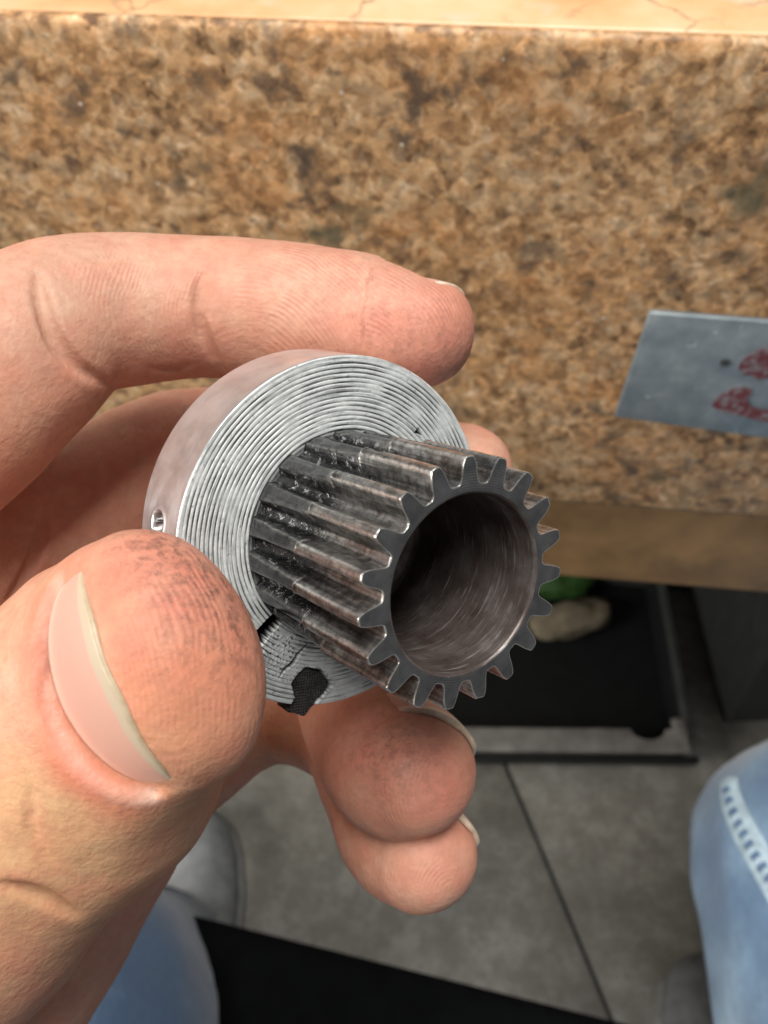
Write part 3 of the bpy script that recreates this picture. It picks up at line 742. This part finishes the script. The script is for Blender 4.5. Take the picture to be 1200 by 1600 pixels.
# ---- nails: carve beds, keep frames for the plates
NAILS = []
def nail_bed(c, a, w, d, hw, s0, s1, rho, sink, flat=1.0):
    """c centre, a towards the tip, w across, d outward; plate on an arc of radius rho"""
    NAILS.append((c, a, w, d, hw, s0, s1, rho, flat))
    ctr = c + a * (s0 + s1) / 2 + d * 4; i0, i1 = sub(ctr, 16, 0); sl = tuple(slice(x, y) for x, y in zip(i0, i1))
    X, Y, Z = np.meshgrid(AXS[0][sl[0]] - c[0], AXS[1][sl[1]] - c[1], AXS[2][sl[2]] - c[2], indexing='ij')
    la = X * a[0] + Y * a[1] + Z * a[2]; lw = X * w[0] + Y * w[1] + Z * w[2]; ld = X * d[0] + Y * d[1] + Z * d[2]
    surf = flat * (np.sqrt(np.maximum(rho * rho - lw * lw, .01)) - rho)              # plate height below crown
    lun = s0 + 2.6 * (lw / hw) ** 2                                               # curved cuticle
    g = np.maximum(np.maximum(np.abs(lw) - hw, np.maximum(lun - la, la - s1 - .1 + 2.8 * (lw / hw) ** 2)), surf - ld - .5)
    sh = H.f[sl]; H.f[sl] = -smin(-sh, g.astype(np.float32), .9)
def frame(tip, base, dors):
    a = C3(*tip) - C3(*base); a /= np.linalg.norm(a); d = np.array(dors, float); d -= a * (d @ a); d /= np.linalg.norm(d); return a, np.cross(a, d), d
nail_bed(TT0 + TD * 7.7 - TA * .2, TA, TW, TD, 10.2, -5.4, 4.4, 16.0, .8, .9)
ai, wi, di = frame((652, 517, 119), (430, 488, 121), (.05, -.92, .38))
nail_bed(C3(645, 515, 119.3) + di * 6.3, ai, wi, di, 5.6, -6.5, 5.6, 7.0, .6)
ar, wr, dr = frame((632, 1203, 119), (560, 1145, 133), (.66, -.70, .02))
nail_bed(C3(632, 1200, 119) + dr * 8.7, ar, wr, dr, 6.3, -7.0, 5.2, 8.6, .6)
ap, wp, dp_ = frame((652, 1336, 123), (590, 1275, 133), (.80, -.52, .05))
nail_bed(C3(648, 1330, 123.5) + dp_ * 7.7, ap, wp, dp_, 5.3, -6.0, 4.8, 7.4, .6)

# ---- creases: follow lines on the skin
def hit(px, py):
    v = np.array([(px - 600) / F, (py - 800) / F, 1.0]); t = np.arange(70, 172, .15); p = v[None] * t[:, None]
    ok = ((p > LO) & (p < HI)).all(1); s = np.full(len(t), 9.0); s[ok] = sample(H.f, p[ok]); i = np.argmax(s < 0)
    return p[i] if s[i] < 0 else None
def crease(pts, r=.7, k=1.2, lift=.15):
    Q = catmull([p + (0,) for p in pts], 14)[:, :2]; P = [hit(*q) for q in Q]; P = [p for p in P if p is not None]
    n = len(P)
    for i, p in enumerate(P):
        rr = r * (0.35 + .65 * math.sin(math.pi * min(1, max(0, (i + .5) / n)))); c = p - p / np.linalg.norm(p) * lift
        i0, i1 = sub(c, rr, 3); sl = tuple(slice(a, b) for a, b in zip(i0, i1))
        x = (AXS[0][sl[0]] - c[0])[:, None, None]; y = (AXS[1][sl[1]] - c[1])[None, :, None]; z = (AXS[2][sl[2]] - c[2])[None, None, :]
        H.f[sl] = -smin(-H.f[sl], (np.sqrt(x * x + y * y + z * z) - rr).astype(np.float32), k * .35)
crease([(316, 425), (309, 465), (314, 510), (330, 550), (350, 582)], .75)
crease([(58, 425), (66, 470), (88, 530), (125, 575), (185, 608)], 1.0)
crease([(0, 1382), (45, 1396), (85, 1414), (118, 1432)], .8)
crease([(222, 592), (250, 596), (285, 588)], .4)
crease([(235, 575), (270, 580), (300, 570)], .3)
crease([(120, 395), (150, 405), (190, 400)], .3)
crease([(330, 440), (325, 470), (332, 500)], .35)
crease([(20, 1190), (45, 1240), (48, 1300), (75, 1350)], .3)
crease([(85, 1030), (70, 1090), (95, 1160), (140, 1225)], .3)
crease([(70, 800), (62, 850), (40, 900), (5, 950)], 1.0)

# ---- surface nets
def surface_nets(f):
    sg = f < 0; n = f.shape
    c = np.zeros((n[0] - 1, n[1] - 1, n[2] - 1), np.uint8)
    for dx in (0, 1):
        for dy in (0, 1):
            for dz in (0, 1): c += sg[dx:n[0] - 1 + dx, dy:n[1] - 1 + dy, dz:n[2] - 1 + dz]
    act = (c > 0) & (c < 8); I = np.argwhere(act); idx = np.full(act.shape, -1, np.int32); idx[act] = np.arange(len(I))
    cv = {}
    for dx in (0, 1):
        for dy in (0, 1):
            for dz in (0, 1): cv[dx, dy, dz] = f[I[:, 0] + dx, I[:, 1] + dy, I[:, 2] + dz]
    acc = np.zeros((len(I), 3)); cnt = np.zeros(len(I))
    keys = list(cv)
    for a in keys:
        for ax in range(3):
            if a[ax] == 0:
                b = list(a); b[ax] = 1; b = tuple(b); va, vb = cv[a], cv[b]; m = (va < 0) != (vb < 0)
                t = np.where(m, va / np.where(m, va - vb, 1), 0); p = np.array(a, float)[None].repeat(len(I), 0); p[:, ax] += t; acc += p * m[:, None]; cnt += m
    V = LO + VOX * (I + acc / cnt[:, None]); Q = []
    for ax in range(3):
        a = [slice(None)] * 3; b = [slice(None)] * 3; a[ax] = slice(0, -1); b[ax] = slice(1, None)
        s0, s1 = sg[tuple(a)], sg[tuple(b)]; e = np.argwhere(s0 != s1); fl = s0[tuple(e.T)]
        o1, o2 = (ax + 1) % 3, (ax + 2) % 3
        ok = (e[:, o1] > 0) & (e[:, o2] > 0) & (e[:, o1] < n[o1] - 1) & (e[:, o2] < n[o2] - 1); e = e[ok]; fl = fl[ok]
        def g(d1, d2):
            q = e.copy(); q[:, o1] -= d1; q[:, o2] -= d2; return idx[tuple(q.T)]
        q = np.stack([g(1, 1), g(0, 1), g(0, 0), g(1, 0)], 1); q[~fl] = q[~fl][:, ::-1]; Q.append(q)
    return V, np.vstack(Q)
H.f[0] = H.f[-1] = 1; H.f[:, 0] = H.f[:, -1] = 1; H.f[:, :, 0] = H.f[:, :, -1] = 1
HV, HQ = surface_nets(H.f)
for _ in range(3):                        # relax, then pull back on the surface
    acc = np.zeros_like(HV); cnt = np.zeros(len(HV))
    for k in range(4):
        a, b = HQ[:, k], HQ[:, (k + 1) % 4]
        for c in range(3): acc[:, c] += np.bincount(a, HV[b, c], len(HV)) + np.bincount(b, HV[a, c], len(HV))
        cnt += np.bincount(a, minlength=len(HV)) + np.bincount(b, minlength=len(HV))
    HV = .5 * HV + .5 * acc / np.maximum(cnt, 1)[:, None]
    e = .3; G = np.stack([sample(H.f, HV + np.eye(3)[k] * e) - sample(H.f, HV - np.eye(3)[k] * e) for k in range(3)], 1) / (2 * e)
    HV -= np.clip(sample(H.f, HV), -.3, .3)[:, None] * G / np.maximum((G * G).sum(1), .2)[:, None]
# fine unevenness of flesh
e = .5; G = np.stack([sample(H.f, HV + np.eye(3)[k] * e) - sample(H.f, HV - np.eye(3)[k] * e) for k in range(3)], 1); G /= np.linalg.norm(G, axis=1)[:, None] + 1e-6
HV += G * (vnoise(HV / 7.0, 41) * .22 + vnoise(HV / 3.0, 42) * .06)[:, None]

# ---- skin tone map (albedo) and ridge pattern
def blobw(p, r):
    return np.exp(-((HV - p) ** 2).sum(1) / (r * r)) if p is not None else np.zeros(len(HV))
tone = np.array([.635, .318, .212])[None].repeat(len(HV), 0)
def tint(px, py, r, col, k):
    global tone
    w = (blobw(hit(px, py), r) * k)[:, None]; tone = tone * (1 - w) + np.array(col) * w
PINK, RED, YEL, PALE = (.64, .25, .18), (.66, .215, .125), (.64, .36, .185), (.67, .41, .30)
for a in ((350, 930, 9, PINK, .8), (300, 1100, 7, RED, .65), (190, 960, 6, RED, .55), (240, 1080, 6, RED, .5), (260, 890, 7, PINK, .6), (30, 1250, 16, YEL, .8), (100, 1380, 14, YEL, .6), (60, 1040, 6, PALE, .6),
          (700, 540, 8, PINK, .8), (560, 480, 9, PINK, .6), (300, 560, 6, PINK, .5), (180, 400, 12, PALE, .5), (480, 420, 10, PALE, .4), (30, 470, 8, PALE, .4),
          (690, 1230, 6, PINK, .8), (600, 1170, 8, PINK, .6), (660, 1390, 6, PALE, .5), (700, 1330, 6, PINK, .5), (770, 710, 6, PALE, .5), (430, 1140, 7, YEL, .8)):
    tint(*a)
for i_, (a, b) in enumerate(catmull([(p[0], p[1], 0) for p in ((98, 905), (78, 960), (70, 1030), (78, 1100), (105, 1165), (145, 1215), (190, 1245), (240, 1245))], 5)[:, :2]):
    tint(a - 6, b + 3, 2.0, RED, .35); tint(a - 1, b + 1, .8, (.86, .66, .56), .5 if i_ % 3 else .2)
n1 = vnoise(HV / 4.0, 51); n2 = vnoise(HV / 1.6, 52)
tone = tone * (1 + .08 * n1 + .05 * n2)[:, None]; tone[:, 1:] *= (1 - .11 * vnoise(HV / 2.5, 53))[:, None]
dirt = np.zeros(len(HV))
for px, py, r, k in ((330, 860, 6, .8), (250, 850, 5, .6), (380, 960, 6, .55), (330, 960, 6, .3), (690, 570, 7, .28), (600, 490, 8, .18), (500, 440, 7, .14), (590, 1160, 6, .35), (640, 1190, 6, .25)):
    dirt += blobw(hit(px, py), r) * k
ridge = np.full(len(HV), 0.0); rmask = np.zeros(len(HV))
def ridges(px, py, off, r, k):
    global ridge, rmask
    p = hit(px, py)
    if p is None: return
    w = blobw(p, r) * k; d = np.sqrt((((HV - (p + np.array(off)))) ** 2 * np.array([1, .7, 1])).sum(1)) + .35 * vnoise(HV / 3.0, 61)
    m = w > rmask; ridge = np.where(m, d, ridge); rmask = np.maximum(rmask, w)
ridges(360, 970, (-16, 7, -3), 9, .85)
ridges(480, 460, (-8, 14, 0), 9, .9)
ridges(640, 480, (-8, 12, 0), 7, .9)
ridges(230, 470, (14, 2, 0), 7, .6)
ridges(620, 1210, (6, 2, 0), 7, .5)
ridges(630, 1370, (6, 2, 0), 7, .5)

def skin():
    m = NT('skin')
    c = m.attr('tone', 'Color'); rg = m.attr('ridge'); rm = m.attr('rmask'); dt = m.attr('dirt')
    wv = m.math('MULTIPLY', m.math('SINE', m.math('MULTIPLY', rg, 2 * math.pi / .50)), m.math('MULTIPLY', rm, m.ramp(m.noise(260, 3), [(.38, 0), (.6, 1)])))
    c = m.mix(m.ramp(m.noise(900, 4, .6), [(.35, .32), (.6, 0)]), c, (.46, .20, .13))
    c = m.mix(m.math('MULTIPLY', m.ramp(m.noise(260, 3), [(.48, 0), (.7, 1)]), .34), c, (.62, .22, .15))
    c = m.mix(m.math('MULTIPLY', m.math('MAXIMUM', wv, 0), .08), c, (.72, .46, .36))
    sp = m.math('MULTIPLY', m.ramp(m.noise(1000, 5, .75), [(.46, 0), (.62, 1)]), dt, clamp=True)
    c = m.mix(m.math('MULTIPLY', sp, .75), c, (.07, .045, .035))
    line = m.math('MULTIPLY', m.math('MULTIPLY', m.ramp(m.math('MULTIPLY', wv, -1), [(.3, 0), (1, 1)]), dt), m.noise(500, 3), clamp=True)
    c = m.mix(m.math('MULTIPLY', line, .5), c, (.10, .06, .05))
    pore = m.voro(1500)
    cel = m.voro(1250, None, 'DISTANCE_TO_EDGE'); cel = m.ramp(cel, [(0, 0), (.22, 1)])
    fold = m.noise(1, 4, .6, m.mapping((260, 1100, 700)))
    h = m.math('ADD', m.math('MULTIPLY', wv, .38), m.math('ADD', m.math('MULTIPLY', m.noise(650, 5, .65), 1.3), m.math('ADD', m.math('MULTIPLY', fold, .42), m.math('ADD', m.math('MULTIPLY', cel, .12), m.math('MULTIPLY', pore, .3)))))
    m.set(color=c, rough=m.ramp(m.noise(500, 3), [(.3, .46), (.7, .64)]), spec=.34, sss=.16, sssr=(1.0, .35, .18), ssss=.0016, normal=m.bump(h, .5, .0002))
    return m.m
hw_ = to_world(HV); hloc = to_world(C3(-100, 1250, 125))
hand = mesh_obj('hand', hw_, HQ, skin(), None, True, hloc)
tag(hand, 'bare left hand pinching the gear collar between thumb and fingers', 'hand')
me = hand.data
at = me.attributes.new('tone', 'FLOAT_COLOR', 'POINT'); at.data.foreach_set('color', np.concatenate([np.clip(tone, 0, 1), np.ones((len(tone), 1))], 1).astype(np.float32).ravel())
for nm, v in (('ridge', ridge), ('rmask', rmask), ('dirt', dirt)):
    a = me.attributes.new(nm, 'FLOAT', 'POINT'); a.data.foreach_set('value', v.astype(np.float32))

# ---- nail plates
def nailmat(edge=(.58, .47, .34), name='nail_plate'):
    m = NT(name); v = m.attr('along')
    c = m.mix(m.ramp(v, [(.0, 0), (.18, 1)]), (.76, .50, .40), (.70, .395, .31))
    e = m.math('ADD', v, m.math('MULTIPLY', m.math('SUBTRACT', m.noise(500, 3), .5), .06))
    c = m.mix(m.ramp(e, [(.81, 0), (.86, 1)]), c, edge)
    c = m.mix(m.math('MULTIPLY', m.ramp(e, [(.93, 0), (1.0, 1)]), m.noise(900, 3)), c, (.32, .24, .13))
    m.set(color=c, rough=.36, spec=.45, sss=.1, sssr=(1, .4, .25), ssss=.001, normal=m.bump(m.noise(1, 3, .5, m.mapping((700, 700, 700))), .12, .0002))
    return m.m
MN = nailmat(); MN2 = nailmat((.86, .69, .56), 'pale_nail_plate')
for c, a, w, d, hw, s0, s1, rho, flat in NAILS:
    nu, nv = 29, 21; V = []; al = []
    for top_ in (1, 0):
        for iv in range(nv):
            for iu in range(nu):
                u = (iu / (nu - 1)) * 2 - 1; v = iv / (nv - 1); lw = u * hw * .985
                st_ = s0 + 2.6 * (u * .985) ** 2 + .15; en = s1 - 2.8 * u * u - 1.2 * abs(u) ** 8 + .12 * math.sin(u * 9) * v
                la = st_ + (en - st_) * v
                hgt = flat * (math.sqrt(max(rho * rho - lw * lw, .01)) - rho) - (.018 * max(0, la + 1) ** 2) + (.12 if top_ else -.6) - .9 * abs(u) ** 7
                V.append(c + a * la + w * lw + d * hgt); al.append(v - .06 * u ** 6)
    Fq = []
    N1 = nu * nv
    for iv in range(nv - 1):
        for iu in range(nu - 1):
            q = (iv * nu + iu, iv * nu + iu + 1, (iv + 1) * nu + iu + 1, (iv + 1) * nu + iu); Fq.append(q); Fq.append(tuple(N1 + k for k in q[::-1]))
    rimi = [iu for iu in range(nu)] + [iv * nu + nu - 1 for iv in range(1, nv)] + [(nv - 1) * nu + iu for iu in range(nu - 2, -1, -1)] + [iv * nu for iv in range(nv - 2, 0, -1)]
    for k in range(len(rimi)):
        p, q = rimi[k], rimi[(k + 1) % len(rimi)]; Fq.append((q, p, N1 + p, N1 + q))
    o = mesh_obj('nail', to_world(np.array(V)) - hloc, Fq, MN if hw > 8 else MN2, hand)
    bm = bmesh.new(); bm.from_mesh(o.data); bmesh.ops.recalc_face_normals(bm, faces=bm.faces); bm.to_mesh(o.data); bm.free()
    a_ = o.data.attributes.new('along', 'FLOAT', 'POINT'); a_.data.foreach_set('value', np.array(al, np.float32))
